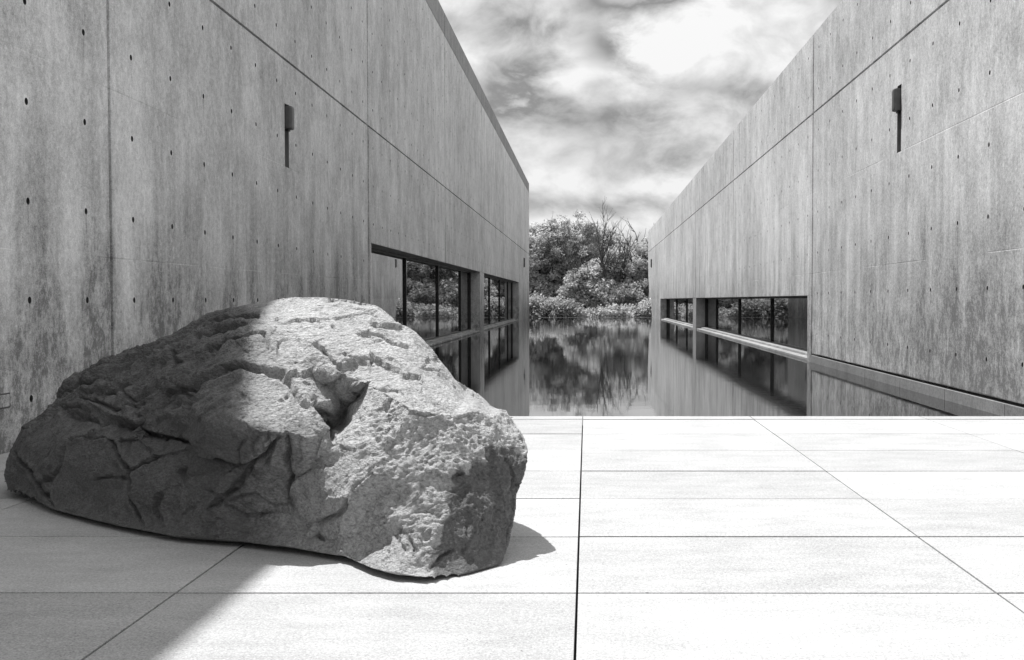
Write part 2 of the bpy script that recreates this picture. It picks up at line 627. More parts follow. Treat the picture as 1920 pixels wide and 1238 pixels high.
plain_panel('L', LX, 9.93, 20.38 - J, -0.5, -0.022, LH, LU, LV, LZ, M_LEFT, LB)
plain_panel('L', LX, 20.38 + J, WL0, -0.5, WLH - .002, LH, LU, LV, LZ, M_LEFT, LB, name="jamb")
plain_panel('L', LX, WL1, L_END - J, -0.5, WLH - .002, LH, LU, LV, LZ, M_LEFT, LB, True)
# core of the building
CD = PANEL_D
box_obj("upper_wall", -16, LX - CD, -12, L_END - .02, WLH + 0.003, LTOP - 0.02, M_LEFT, LB)
box_obj("near_wall", -16, LX - CD, -12, WL0 - .004, -0.6, WLH, M_LEFT, LB)
box_obj("far_wall", -16, LX - CD, WL1 + .004, L_END - .03, -0.6, WLH, M_LEFT, LB)
box_obj("soffit", LX - .62, LX - .012, WL0 + .002, WL1 - .002, WLH - .004, WLH + .001, M_LEFT, LB)


def window_band(side, X, w0, w1, head, glassX, mull, pier, parent, matw, sill_z0, sill_z1):
    s = 1.0 if side == 'L' else -1.0
    win = empty("window"); win.parent = parent

    def bx_(name, d0, d1, u0, u1, z0, z1, mat, bevel=0.0, par=win):
        xa, xb = X - s * d0, X - s * d1
        return box_obj(name, min(xa, xb), max(xa, xb), u0, u1, z0, z1, mat, par, bevel)
    gd = abs(glassX - X)
    edges = [w0] + mull + [w1]
    for k in range(len(edges) - 1):
        bx_("pane", gd, gd + .02, edges[k] + .03, edges[k + 1] - .03, sill_z1 - .01, head - .045, M_GLASS)
    for y in mull:
        bx_("mullion", gd - .045, gd + .10, y - .032, y + .032, sill_z1 - .03, head - .002, M_FRAME, 0.006)
    for y in (w0 + .03, w1 - .03):
        bx_("frame_post", gd - .05, gd + .09, y - .03, y + .03, sill_z1 - .03, head - .002, M_FRAME)
    bx_("frame_head", gd - .05, gd + .09, w0 + .06, w1 - .06, head - .05, head - .004, M_FRAME)
    bx_("frame_foot", gd - .05, gd + .09, w0 + .06, w1 - .06, sill_z1 - .05, sill_z1 + .03, M_FRAME)
    # stepped sill between glass and water
    bx_("sill", gd * .5, gd + .2, w0 + .003, w1 - .003, -.5, sill_z1, matw, 0.008)
    bx_("sill_ledge", 0.03, gd * .5 - .002, w0 + .003, w1 - .003, sill_z0 - .055, sill_z0, matw, 0.008)
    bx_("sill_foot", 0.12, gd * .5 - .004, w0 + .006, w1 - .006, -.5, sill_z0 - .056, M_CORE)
    # pier standing in the opening and the jambs
    bx_("frame_post", gd - .06, gd + .09, pier[0] - .07, pier[0] - .004, sill_z1 - .03, head - .002, M_FRAME)
    bx_("pier", 0.004, gd + .22, pier[0], pier[1], -.5, head - .003, matw, 0.006)
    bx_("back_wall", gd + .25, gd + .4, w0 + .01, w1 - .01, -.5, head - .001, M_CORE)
    return win


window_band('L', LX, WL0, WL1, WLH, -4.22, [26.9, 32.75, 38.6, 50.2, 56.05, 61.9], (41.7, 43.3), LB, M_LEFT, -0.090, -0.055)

# ---- right building
RB = empty("concrete_building", (0, 0, 0))
RB.rotation_euler = (0, 0, -8.0 / F)
tag(RB, "low pale concrete building in sunlight along the right side of the pool", "building", "concrete buildings facing the pool")
RTOP, RREV, R_END = 5.885, 4.436, 83.0
WR0, WR1, WRH = 21.94, 68.4, 1.09
rjoints = [RU - 36 * RH, RU - 24 * RH, RU - 12 * RH, RU] + [RU + 12 * RH * k for k in range(1, 5)] + [R_END]
slotR = (RU - 6 * RH - 0.10, RU - 6 * RH + 0.10, RZ + 4 * RV + .002, 3.85, 0.09)


def bandsR(k, a, b_):
    up = [(RREV + 0.018, RTOP, True, M_RIGHT)]
    if a >= 21.4:
        return [(WRH, RREV - 0.018, True, M_RIGHT)] + up
    return [(0.018, RREV - 0.018, True, M_RIGHT)] + up


wall_panels('R', RX, RH, RV, RU, RZ, rjoints, bandsR, M_RIGHT, RB, [slotR])
plain_panel('R', RX, RU + J, WR0, -.5, WRH - .002, RH, RU, RV, RZ, M_RIGHT, RB, name="jamb")
plain_panel('R', RX, WR1, R_END - J, -.5, WRH - .002, RH, RU, RV, RZ, M_RIGHT, RB, True)
box_obj("upper_wall", RX + CD, 16, -14, R_END - .02, WRH + 0.003, RTOP - 0.02, M_RIGHT, RB)
box_obj("near_wall", RX + CD, 16, -14, WR0 - .004, -0.6, WRH, M_RIGHT, RB)
box_obj("far_wall", RX + CD, 16, WR1 + .004, R_END - .03, -0.6, WRH, M_RIGHT, RB)
box_obj("soffit", RX + .012, RX + .62, WR0 + .002, WR1 - .002, WRH - .004, WRH + .001, M_RIGHT, RB)
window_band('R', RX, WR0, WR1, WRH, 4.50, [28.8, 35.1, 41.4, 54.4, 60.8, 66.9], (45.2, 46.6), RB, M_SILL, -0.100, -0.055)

# kerb of stones between the right wall and the water
kb = empty("pool_kerb"); kb.rotation_euler = RB.rotation_euler
tag(kb, "low kerb of long concrete stones between the right wall and the water", "kerb")
M_KERB = concrete("concrete_kerb", 0.27, 0, 5.0, 0, 5.0, 2.2, 0.2, 0.5)
ks = [21.48, 19.2, 17.26, 15.3, 13.36, 11.42, 9.96]
for k in range(len(ks) - 1):
    bm = bmesh.new()
    add_box(bm, RX - .012, RX + .10, ks[k + 1] + .006, ks[k] - .006, -.5, -0.020, 0.004)
    from_bm("kerb_stone", bm, M_KERB, kb)
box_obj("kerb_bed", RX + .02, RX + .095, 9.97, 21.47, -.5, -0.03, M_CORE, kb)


# ---- wall lights: a metal housing in the slot of each wall
def wall_light(side, X, u, z0, z1, hz0, hz1, label, parent_rot=0.0, small=False):
    s = 1.0 if side == 'L' else -1.0
    t = empty("wall_light"); t.rotation_euler = (0, 0, parent_rot)
    tag(t, label, "wall light", "lights set into the concrete walls")

    def bx_(name, d0, d1, u0, u1, za, zb, mat, bevel=0.0):
        xa, xb = X - s * d0, X - s * d1
        return box_obj(name, min(xa, xb), max(xa, xb), u0, u1, za, zb, mat, t, bevel)
    bx_("housing", -0.085, 0.085, u - .078, u + .078, hz0, hz1, M_LAMP, 0.03)
    bx_("lens_rim", -0.035, 0.05, u - .05, u + .05, hz0 - .018, hz0 - .001, M_FRAME, 0.004)
    bx_("top_cap", -0.035, 0.06, u - .05, u + .05, hz1 + .001, hz1 + .014, M_FRAME, 0.004)
    bx_("back_plate", 0.055, 0.0885, u - .092, u + .092, z0 + .01, z1 - .01, M_LAMP)
    return t


wall_light('L', LX, LU + 6 * LH, slotL[2], slotL[3], 3.17, 3.465, "dark metal wall light in a slot high on the left wall, above the boulder")
wall_light('R', RX, RU - 6 * RH, slotR[2], slotR[3], 3.50, 3.80, "dark metal wall light in a slot on the near part of the right wall", RB.rotation_euler.z)
wall_light('L', LX + .0, 70.4, 2.5, 3.4, 3.0, 3.55, "tiny far wall light near the end of the left wall")
wall_light('R', RX - .0, 78.0, 2.6, 3.5, 3.2, 3.75, "tiny far wall light near the end of the right wall", RB.rotation_euler.z)

# small cover plate low on the left wall at the frame's edge
cp = empty("cover_plate")
tag(cp, "small metal cover plate low on the left wall beside the boulder", "cover plate")
box_obj("plate_frame", LX - .01, LX + .006, 7.3, 7.66, .29, .39, M_LAMP, cp, 0.002)
box_obj("plate_lid", LX + .001, LX + .011, 7.32, 7.64, .30, .38, M_LEFT, cp, 0.002)

# ------------------------------------------------------------------ numpy noise for the boulder
_rs = np.random.RandomState(11)
_perm = _rs.permutation(256).astype(np.int64)
_perm = np.concatenate([_perm, _perm, _perm])
_grad = _rs.normal(size=(256, 3)); _grad /= np.linalg.norm(_grad, axis=1)[:, None]


def pnoise(p):
    i = np.floor(p).astype(np.int64); f = p - i
    u = f * f * f * (f * (f * 6 - 15) + 10)
    res = 0
    for cx in (0, 1):
        for cy in (0, 1):
            for cz in (0, 1):
                hsh = _perm[_perm[_perm[(i[:, 0] + cx) & 255] + ((i[:, 1] + cy) & 255)] + ((i[:, 2] + cz) & 255)]
                gdot = (_grad[hsh] * (f - np.array([cx, cy, cz]))).sum(1)
                wgt = (u[:, 0] if cx else 1 - u[:, 0]) * (u[:, 1] if cy else 1 - u[:, 1]) * (u[:, 2] if cz else 1 - u[:, 2])
                res = res + gdot * wgt
    return res * 1.5


def fbm(p, octaves=4, gain=0.5, lac=2.03):
    a, s = 1.0, 0
    for o in range(octaves):
        s = s + a * pnoise(p + o * 17.3)
        p = p * lac; a *= gain
    return s


# ------------------------------------------------------------------ the boulder
# outline points: photograph pixel and estimated depth (m); the base ring stands on the terrace
SIL = [(10, 930, 5.85), (5, 890, 6.02), (14, 855, 6.10), (38, 800, 6.10), (75, 780, 6.08), (98, 748, 6.05), (125, 715, 6.05),
       (150, 702, 6.05), (215, 672, 6.0), (265, 650, 5.95), (330, 622, 5.9), (380, 600, 5.85), (430, 578, 5.75), (480, 565, 5.65),
       (530, 556, 5.52), (600, 553, 5.38), (660, 558, 5.28), (712, 571, 5.2), (745, 600, 5.15), (780, 620, 5.12), (805, 645, 5.08),
       (830, 675, 5.05), (855, 711, 5.05), (885, 725, 5.30), (907, 742, 5.32), (926, 761, 5.28), (958, 769, 5.08), (967, 790, 4.95),
       (985, 820, 4.78), (991, 850, 4.70), (988, 885, 4.64), (973, 925, 4.62), (968, 975, 4.56), (959, 1020, 4.46)]
BASE = [(945, 1062), (880, 1081), (800, 1088), (740, 1082), (690, 1070), (640, 1047), (555, 1033), (450, 1021), (330, 1011), (200, 986), (90, 957)]
FRONT = [
    # upper sunlit slope
    (522, 600, 5.22), (486, 589, 5.25), (600, 600, 5.12), (680, 620, 5.02), (560, 640, 4.98), (750, 680, 4.80), (690, 660, 4.86),
    (820, 720, 4.72), (690, 716, 4.68), (765, 758, 4.46), (850, 772, 4.50), (893, 768, 4.62), (922, 779, 4.70), (640, 640, 4.95),
    # cliff into the notch
    (600, 648, 4.89), (560, 690, 4.88), (590, 700, 4.87), (640, 700, 4.79), (628, 736, 4.92), (654, 718, 4.76), (650, 762, 4.99), (675, 790, 4.60), (612, 808, 4.92), (634, 836, 4.54),
    (676, 742, 4.95), (640, 800, 4.98), (682, 755, 4.63),
    # strip beside the notch, darker facet right of it
    (750, 785, 4.43), (722, 840, 4.38), (692, 890, 4.32), (640, 850, 4.50), (645, 935, 4.32), (610, 930, 4.44), (585, 985, 4.52), (625, 965, 4.42),
    (680, 980, 4.36), (700, 930, 4.36), (760, 850, 4.38),
    # rough face and right end
    (780, 900, 4.33), (790, 1000, 4.22), (720, 1010, 4.28), (910, 815, 4.58), (950, 815, 4.68), (984, 836, 4.72), (932, 838, 4.57), (880, 860, 4.46), (845, 892, 4.38),
    (842, 955, 4.27), (815, 1020, 4.19), (803, 1065, 4.15), (930, 900, 'E'), (955, 870, 'E'), (900, 960, 'E'), (930, 1010, 'E'), (870, 1030, 'E'), (890, 900, 'E'),
    # bulge below the main crack and its lower lip
    (359, 728, 5.02), (424, 694, 4.94), (455, 689, 4.80), (496, 696, 4.76), (545, 722, 4.70), (579, 766, 4.64), (608, 812, 4.56),
    (463, 747, 4.62), (455, 786, 4.50), (400, 760, 4.68), (360, 780, 4.86), (350, 822, 4.82), (410, 815, 4.58), (470, 812, 4.48), (530, 806, 4.46), (580, 820, 4.50),
    (540, 770, 4.56),
    # slope above the main crack
    (468, 661, 4.88), (465, 632, 4.93), (424, 672, 5.02), (380, 690, 5.12), (430, 630, 5.16), (370, 650, 5.32), (520, 680, 4.85), (545, 706, 4.80),
    # lower front
    (440, 868, 4.66), (480, 872, 4.60), (500, 900, 4.66), (560, 900, 4.62), (540, 960, 4.64), (470, 970, 4.68), (400, 930, 4.72), (370, 858, 4.80),
    (345, 842, 4.86), (330, 960, 4.82), (590, 870, 4.56), (600, 1000, 4.55),
    # shelf and overhang on the left
    (344, 824, 5.02), (276, 804, 5.26), (215, 786, 5.44), (150, 782, 5.66), (118, 790, 5.72), (126, 824, 5.48), (190, 812, 5.28), (264, 819, 5.08), (290, 845, 4.98), (325, 843, 4.93),
    (320, 770, 5.06), (300, 700, 5.38), (250, 730, 5.46), (200, 730, 5.66), (260, 765, 5.30), (170, 760, 5.70), (330, 740, 5.16), (300, 660, 5.62), (220, 700, 5.76),
    # left end block
    (60, 840, 5.78), (100, 810, 5.70), (95, 880, 5.50), (60, 900, 5.66), (30, 880, 5.84), (150, 920, 5.30), (130, 860, 5.36), (200, 900, 5.13), (240, 930, 5.02), (280, 900, 4.92),
    (230, 860, 5.10), (300, 960, 4.90),
]
BACK = [(-.5, 5.38, .05), (-1.0, 5.85, .05), (-1.8, 6.2, .05), (-2.6, 6.5, .05), (-.55, 5.5, .34), (-1.1, 6.0, .52), (-1.9, 6.4, .52), (-2.6, 6.6, .40),
        (-.55, 4.6, .0), (-1.2, 5.05, .0), (-2.0, 5.5, .0), (-2.6, 5.95, .0), (-1.3, 5.75, .8), (-2.0, 6.25, .66), (-3.0, 6.4, .22), (-2.85, 6.35, .05)]


def project(P):
    """world points (n,3) -> photograph pixels"""
    cp, sp = math.cos(PITCH), math.sin(PITCH)
    y, z = P[:, 1], P[:, 2] - EYE
    fw = y * cp - z * sp
    up = y * sp + z * cp
    return np.stack([PPX + F * P[:, 0] / fw, PPY - F * up / fw], 1)


def seg_dist(Q, poly):
    """distance of 2-D points Q from a polyline, and position along it"""
    best = np.full(len(Q), 1e9); along = np.zeros(len(Q)); L = 0
    poly = np.array(poly, float)
    side = np.zeros(len(Q))
    for a, b_ in zip(poly[:-1], poly[1:]):
        ab = b_ - a; l2 = (ab ** 2).sum()
        tt = np.clip(((Q - a) @ ab) / l2, 0, 1)
        dvec = Q - (a + tt[:, None] * ab)
        dd = np.sqrt((dvec ** 2).sum(1))
        m_ = dd < best
        best[m_] = dd[m_]; along[m_] = L + tt[m_] * math.sqrt(l2)
        side[m_] = np.sign(ab[0] * dvec[m_, 1] - ab[1] * dvec[m_, 0])
        L += math.sqrt(l2)
    return best, along / L, side


def make_boulder():
    ring = [(p[0], p[1], unproject(*p)) for p in SIL]
    for (px, py) in BASE:
        gp = ground_point(px, py, 0.0 if px > 850 else 0.022)
        ring.append((px, py, gp))
    n = len(ring)
    edges = [(i, (i + 1) % n) for i in range(n)]

    def surf(extra):
        pts = ring + extra
        co = [Vector((p[0], -p[1])) for p in pts]
        r = geometry.delaunay_2d_cdt(co, edges, [], 1, 1e-4)
        tris = []
        for fc in r[2]:
            tris.append([r[3][i][0] for i in fc])
        return pts, tris
    # the broken right end is one plane
    A_, B_, C_ = unproject(845, 892, 4.38), ground_point(945, 1062, 0), unproject(984, 836, 4.72)
    pn_ = (B_ - A_).cross(C_ - A_)
    eye = Vector((0, 0, EYE))

    def place(p):
        if p[2] == 'E':
            dr = unproject(p[0], p[1], 1.0) - eye
            return eye + dr * (((A_ - eye).dot(pn_)) / dr.dot(pn_) + 0.015)
        return unproject(*p)
    fpts, ft = surf([(p[0], p[1], place(p)) for p in FRONT])
    bextra = []
    for b_ in BACK:
        q = project(np.array([b_]))[0]
        bextra.append((q[0], q[1], Vector(b_)))
    bpts, bt = surf(bextra)
    V = [p[2] for p in fpts] + [p[2] for p in bpts[n:]]
    off = len(fpts) - n
    Fc = [list(t_) for t_ in ft] + [[(i if i < n else i + off) for i in t_][::-1] for t_ in bt]
    me = bpy.data.meshes.new("boulder_cage")
    me.from_pydata([tuple(v) for v in V], [], Fc)
    me.update()
    o = bpy.data.objects.new("boulder_cage", me)
    COL.objects.link(o)
    sub = o.modifiers.new("s", 'SUBSURF'); sub.subdivision_type = 'SIMPLE'; sub.levels = 3
    sub.render_levels = 3
    smo = o.modifiers.new("m", 'SMOOTH'); smo.factor = 0.5; smo.iterations = 1
    md = o.modifiers.new("r", 'REMESH'); md.mode = 'VOXEL'; md.voxel_size = 0.0062
    dg = bpy.context.evaluated_depsgraph_get()
    ev = o.evaluated_get(dg)
    me2 = bpy.data.meshes.new_from_object(ev)
    bpy.data.objects.remove(o)
    me2.materials.clear()
    nv = len(me2.vertices)
    P = np.empty(nv * 3); me2.vertices.foreach_get('co', P); P = P.reshape(-1, 3)
    E = np.empty(len(me2.edges) * 2, np.int64); me2.edges.foreach_get('vertices', E); E = E.reshape(-1, 2)
    deg = np.bincount(E.ravel(), minlength=nv).astype(float)[:, None]

    def lap(P, it, k=0.5):
        for _ in range(it):
            S = np.zeros_like(P)
            for c in range(3):
                S[:, c] = np.bincount(E[:, 0], P[E[:, 1], c], nv) + np.bincount(E[:, 1], P[E[:, 0], c], nv)
            P = P + k * (S / deg - P)
        return P

    def normals(P):
        me2.vertices.foreach_set('co', P.ravel()); me2.update()
        N = np.empty(nv * 3); me2.vertices.foreach_get('normal', N)
        return N.reshape(-1, 3)
    P = lap(P, 2)
    lowm = np.clip((0.09 - P[:, 2]) / 0.05, 0, 1)[:, None]
    P = P * (1 - lowm) + lap(P, 24) * lowm
    N = normals(P)
    Q = project(P)
    camv = np.array([0, 0, EYE]) - P; camv /= np.linalg.norm(camv, axis=1)[:, None]
    facing = np.clip(((N * camv).sum(1) + 0.1) * 4, 0, 1)
    # where the rock was left water-worn and smooth (left, low) or pitted (right, sunlit side)
    pitted = np.clip((Q[:, 0] - 330) / 160, 0.15, 1)
    low = np.clip((Q[:, 1] - 800) / 60, 0, 1) * np.clip((640 - Q[:, 0]) / 60, 0, 1)
    pitted = pitted * (1 - 0.55 * low)
    # chipped facets: every cell of a scattered set tilts its own way
    rs = np.random.RandomState(4)

    ax = np.array([0.85, -0.25, 0.46]); ax /= np.linalg.norm(ax)
    bx = np.cross(ax, [0.2, -0.9, 0.3]); bx /= np.linalg.norm(bx)
    cx_ = np.cross(ax, bx)
    F3 = np.stack([P @ ax * 0.6, P @ bx * 1.25, P @ cx_ * 1.25], 1)

    def facets(count, amount, limit, warp, freq):
        """flatten the surface inside scattered cells: fracture planes with sharp borders"""
        ids = rs.choice(nv, count, replace=False)
        Pw = F3 + 0.16 * N + warp * np.stack([fbm(P * freq, 3), fbm(P * freq + 40, 3), fbm(P * freq + 80, 3)], 1)
        best = np.full(nv, 1e9); lab = np.zeros(nv, np.int64)
        for k in range(count):
            dd = ((Pw - Pw[ids[k]]) ** 2).sum(1)
            m_ = dd < best
            best[m_] = dd[m_]; lab[m_] = k
        cnt = np.maximum(np.bincount(lab, minlength=count), 1)[:, None]
        cen = np.stack([np.bincount(lab, P[:, c], count) for c in range(3)], 1) / cnt
        nrm = np.stack([np.bincount(lab, N[:, c], count) for c in range(3)], 1)
        nrm += rs.normal(size=nrm.shape) * 0.06 * np.linalg.norm(nrm, axis=1)[:, None]
        nrm /= np.linalg.norm(nrm, axis=1)[:, None] + 1e-9
        off = rs.normal(size=count) * limit * 0.16
        return np.clip(-((P - cen[lab]) * nrm[lab]).sum(1) * amount + off[lab], -limit, limit)
    D = facets(130, 0.38, 0.018, 0.05, 4.0)
    D += facets(480, 0.22, 0.006, 0.05, 8.0)
    D *= np.clip(((N * camv).sum(1)) * 3, 0.3, 1)
    # broad unevenness
    D += 0.014 * fbm(P * 2.3, 3)
    # layered slanting relief on the left half
    PL = np.stack([P @ ax * 2.0, P @ bx * 8.0, P @ cx_ * 8.0], 1)
    lay = fbm(PL, 3, 0.55)
    leftw = np.clip((480 - Q[:, 0]) / 90, 0, 1) * np.clip((800 - Q[:, 1]) / 30, 0, 1)
    D += leftw * (0.070 * (0.30 - np.abs(lay)))
    # pits: short strokes running up to the right
    PP = np.stack([P @ ax * 15.0, P @ bx * 34.0, P @ cx_ * 34.0], 1)
    pn = fbm(PP, 3, 0.6)
    rough = 1 + 1.3 * np.clip((Q[:, 0] - 640) / 60, 0, 1) * np.clip((Q[:, 1] - 730) / 50, 0, 1)
    D += rough * np.clip((N * camv).sum(1) * 3, 0.35, 1) * pitted * (0.005 * pn - 0.013 * np.clip(pn - 0.12, 0, 1) + 0.0045 * fbm(P * 13.0 + 4, 3, 0.6))
    D += (1 - pitted) * 0.006 * fbm(P * 16.0, 4, 0.6)
    # cracks and steps: polyline in the view of the face, width px, depth m, ledge height m
    wob = np.stack([fbm(P * 18 + 31, 3), fbm(P * 18 + 57, 3)], 1) * 3.5
    Qw = Q + wob
    cracks = [
        # main crack over the bulge and down into the notch
        ([(300, 745), (359, 727), (395, 708), (424, 693), (455, 686), (496, 692), (527, 704), (545, 718), (558, 737), (579, 763), (610, 788)], 4.5, .048),
        ([(610, 788), (614, 811), (631, 838)], 4, .045), ([(588, 755), (598, 770), (612, 783)], 6, .05),
        # gash near the top
        ([(672, 629), (695, 631), (716, 633), (730, 640), (745, 646), (768, 652)], 3.4, .032),
        # long crack over the shelf
        ([(117, 775), (160, 780), (215, 787), (276, 806), (344, 825), (369, 853), (435, 866), (473, 870), (500, 850), (520, 820)], 3.6, .05),
        ([(473, 870), (450, 905), (420, 930), (385, 960)], 6, .030),
        ([(28, 850), (60, 890), (75, 915), (95, 955)], 3.2, .06), ([(75, 910), (105, 885), (115, 860), (122, 830)], 3.2, .035),
        ([(126, 822), (160, 815), (190, 811)], 3, .03), ([(190, 812), (205, 850), (235, 880), (243, 930), (262, 980)], 3.2, .045),
        ([(235, 895), (255, 870), (285, 850)], 3, .03), ([(175, 900), (205, 893), (232, 897)], 2.6, .02), ([(330, 868), (325, 920), (315, 985)], 10, .020),
        ([(300, 925), (292, 960), (300, 990)], 4, .02), ([(385, 922), (415, 925), (450, 918)], 2.8, .02),
        # lower front
        ([(535, 820), (540, 860), (550, 900), (545, 945)], 4, .028), ([(500, 815), (512, 835), (505, 860), (495, 875)], 3, .022),
        ([(458, 822), (450, 842), (453, 862)], 2.6, .012), ([(484, 818), (470, 838), (474, 850)], 2.4, .010),
        ([(420, 940), (480, 925), (520, 950), (550, 945)], 3, .014),
        ([(690, 896), (665, 905), (648, 930), (640, 962), (585, 985)], 4, .034),
        ([(800, 1075), (820, 1050), (850, 1030)], 3.4, .035), ([(862, 1030), (880, 1048), (890, 1065)], 5, .022),
        ([(755, 990), (745, 1010), (758, 1030)], 3.4, .022), ([(765, 1010), (785, 1035)], 2.8, .024), ([(560, 1025), (575, 1000), (585, 985)], 3, .02),
        ([(915, 840), (920, 880), (930, 930), (925, 965)], 8, .024), ([(940, 850), (955, 880), (958, 920)], 4, .02),
        ([(660, 702), (690, 720), (730, 722), (755, 728)], 2.6, .018), ([(585, 636), (596, 652), (612, 662)], 5, .030), ([(612, 560), (635, 556), (650, 557)], 2.5, .012),
        ([(700, 665), (690, 690)], 2.6, .014), ([(722, 745), (714, 768)], 3, .020), ([(640, 668), (660, 672), (690, 676)], 2.6, .014), ([(835, 770), (800, 775), (770, 770)], 2.6, .012),
        ([(620, 608), (628, 618)], 2.6, .018), ([(790, 690), (830, 692)], 2.4, .012),
        # strata of the left shoulder
        ([(96, 759), (129, 726), (169, 703), (214, 681)], 4, .035), ([(121, 734), (169, 726), (214, 709), (270, 681), (315, 652)], 3.6, .040),
        ([(202, 726), (236, 709), (281, 675), (315, 661)], 3.4, .030), ([(197, 748), (225, 731), (247, 720)], 4, .028), ([(233, 731), (242, 754), (261, 768)], 2.6, .020),
        ([(264, 765), (292, 748), (321, 709), (337, 686)], 4.5, .032), ([(326, 652), (332, 681), (350, 686), (360, 679), (366, 652)], 3.6, .030),
        ([(345, 735), (352, 752), (360, 768)], 4.5, .035), ([(388, 663), (416, 647), (450, 632), (480, 622), (495, 628), (509, 660)], 3.2, .032),
        ([(394, 613), (439, 602), (484, 591)], 4, .035), ([(337, 647), (382, 619), (427, 602)], 3.8, .032), ([(370, 640), (410, 624), (460, 610)], 3.6, .030),
        ([(240, 660), (300, 640), (320, 628)], 3.4, .026), ([(150, 750), (190, 758), (230, 772)], 3.2, .026), ([(110, 762), (150, 770), (200, 780)], 3.4, .026),
        ([(150, 704), (190, 692), (240, 664)], 3.2, .026), ([(280, 720), (300, 700), (310, 680)], 3.2, .022), ([(372, 672), (385, 660), (395, 648)], 3, .026),
    ]
    for poly, wpx, dep in cracks:
        if max(p_[1] for p_ in poly) < 785 and max(p_[0] for p_ in poly) < 515:
            dep, wpx = dep * 1.45, wpx * 1.0       # the shoulder is seen at a slant
        dd, al, sd = seg_dist(Qw, poly)
        taper = np.clip(np.minimum(al, 1 - al) * 8 + 0.25, 0, 1)
        prof = np.exp(-(dd / wpx) ** 4)
        lip = 0.12 * np.exp(-((dd - 2.4 * wpx) / (1.6 * wpx)) ** 2)
        D += facing * taper * dep * (lip - prof)
    # ledges: one side of the line stands proud of the other (positive: the left hand side walking along it, in the picture)
    for poly, reach, hgt in [([(300, 745), (359, 727), (424, 693), (496, 692), (545, 718), (579, 763), (610, 788)], 40, .010),
                             ([(117, 775), (215, 787), (276, 806), (344, 825)], 40, .03),
                             ([(130, 745), (190, 735), (240, 720), (290, 690), (330, 668)], 22, .02),
                             ([(360, 640), (400, 620), (440, 612), (480, 600)], 18, .016),
                             ([(100, 752), (125, 735), (165, 720), (220, 700), (255, 690)], 18, .016),
                             ([(473, 870), (435, 866), (369, 853), (344, 825)], 45, -.02)]:
        dd, al, sd = seg_dist(Qw, poly)
        taper = np.clip(np.minimum(al, 1 - al) * 6, 0, 1)
        D += facing * taper * hgt * np.exp(-dd / reach) * np.tanh(-sd * dd / 2.5)
    D = D * np.clip((P[:, 2] - 0.01) / 0.09, 0.04, 1)
    P = P + N * D[:, None]
    P[:, 2] = np.maximum(P[:, 2], 0.004)
    me2.vertices.foreach_set('co', P.ravel()); me2.update()
    for p_ in me2.polygons: pass
    me2.polygons.foreach_set('use_smooth', np.ones(len(me2.polygons), bool))
    # vertex attribute: shade painted left, low and at right end; mineral streaks, dark patches
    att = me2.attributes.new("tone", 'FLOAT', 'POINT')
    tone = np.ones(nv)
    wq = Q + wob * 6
    tone -= 0.63 * np.clip((560 - wq[:, 0]) / 140, 0, 1)  # shade of the left side put into the colour
    tone -= 0.22 * np.clip((wq[:, 1] - 790) / 40, 0, 1) * np.clip((660 - wq[:, 0]) / 60, 0, 1)  # undercut lower front: painted shade
    tone -= 0.16 * np.clip((wq[:, 1] - 800) / 120, 0, 1) * np.clip((wq[:, 0] - 620) / 60, 0, 1)  # steep front face: weaker light painted as a darker tone
    # shade painted onto the broken right end, turned from the sun
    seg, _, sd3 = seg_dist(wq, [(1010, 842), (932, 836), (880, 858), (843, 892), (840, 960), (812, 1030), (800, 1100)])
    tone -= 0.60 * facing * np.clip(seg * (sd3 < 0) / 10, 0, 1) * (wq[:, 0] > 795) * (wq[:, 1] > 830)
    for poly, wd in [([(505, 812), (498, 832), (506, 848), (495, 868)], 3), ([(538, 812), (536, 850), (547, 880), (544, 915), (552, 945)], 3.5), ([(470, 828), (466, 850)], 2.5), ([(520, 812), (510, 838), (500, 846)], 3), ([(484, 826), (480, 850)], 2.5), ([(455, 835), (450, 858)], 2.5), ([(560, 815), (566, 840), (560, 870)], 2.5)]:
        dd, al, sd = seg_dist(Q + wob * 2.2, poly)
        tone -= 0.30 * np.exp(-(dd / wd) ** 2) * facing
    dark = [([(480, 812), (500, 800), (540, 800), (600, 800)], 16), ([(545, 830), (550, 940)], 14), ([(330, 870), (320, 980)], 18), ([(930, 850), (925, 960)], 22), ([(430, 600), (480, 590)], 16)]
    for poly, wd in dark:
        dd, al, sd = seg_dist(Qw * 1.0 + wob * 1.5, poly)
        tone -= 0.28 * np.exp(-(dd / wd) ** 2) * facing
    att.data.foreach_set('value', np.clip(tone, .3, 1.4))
    me2.name = "boulder"
    return me2


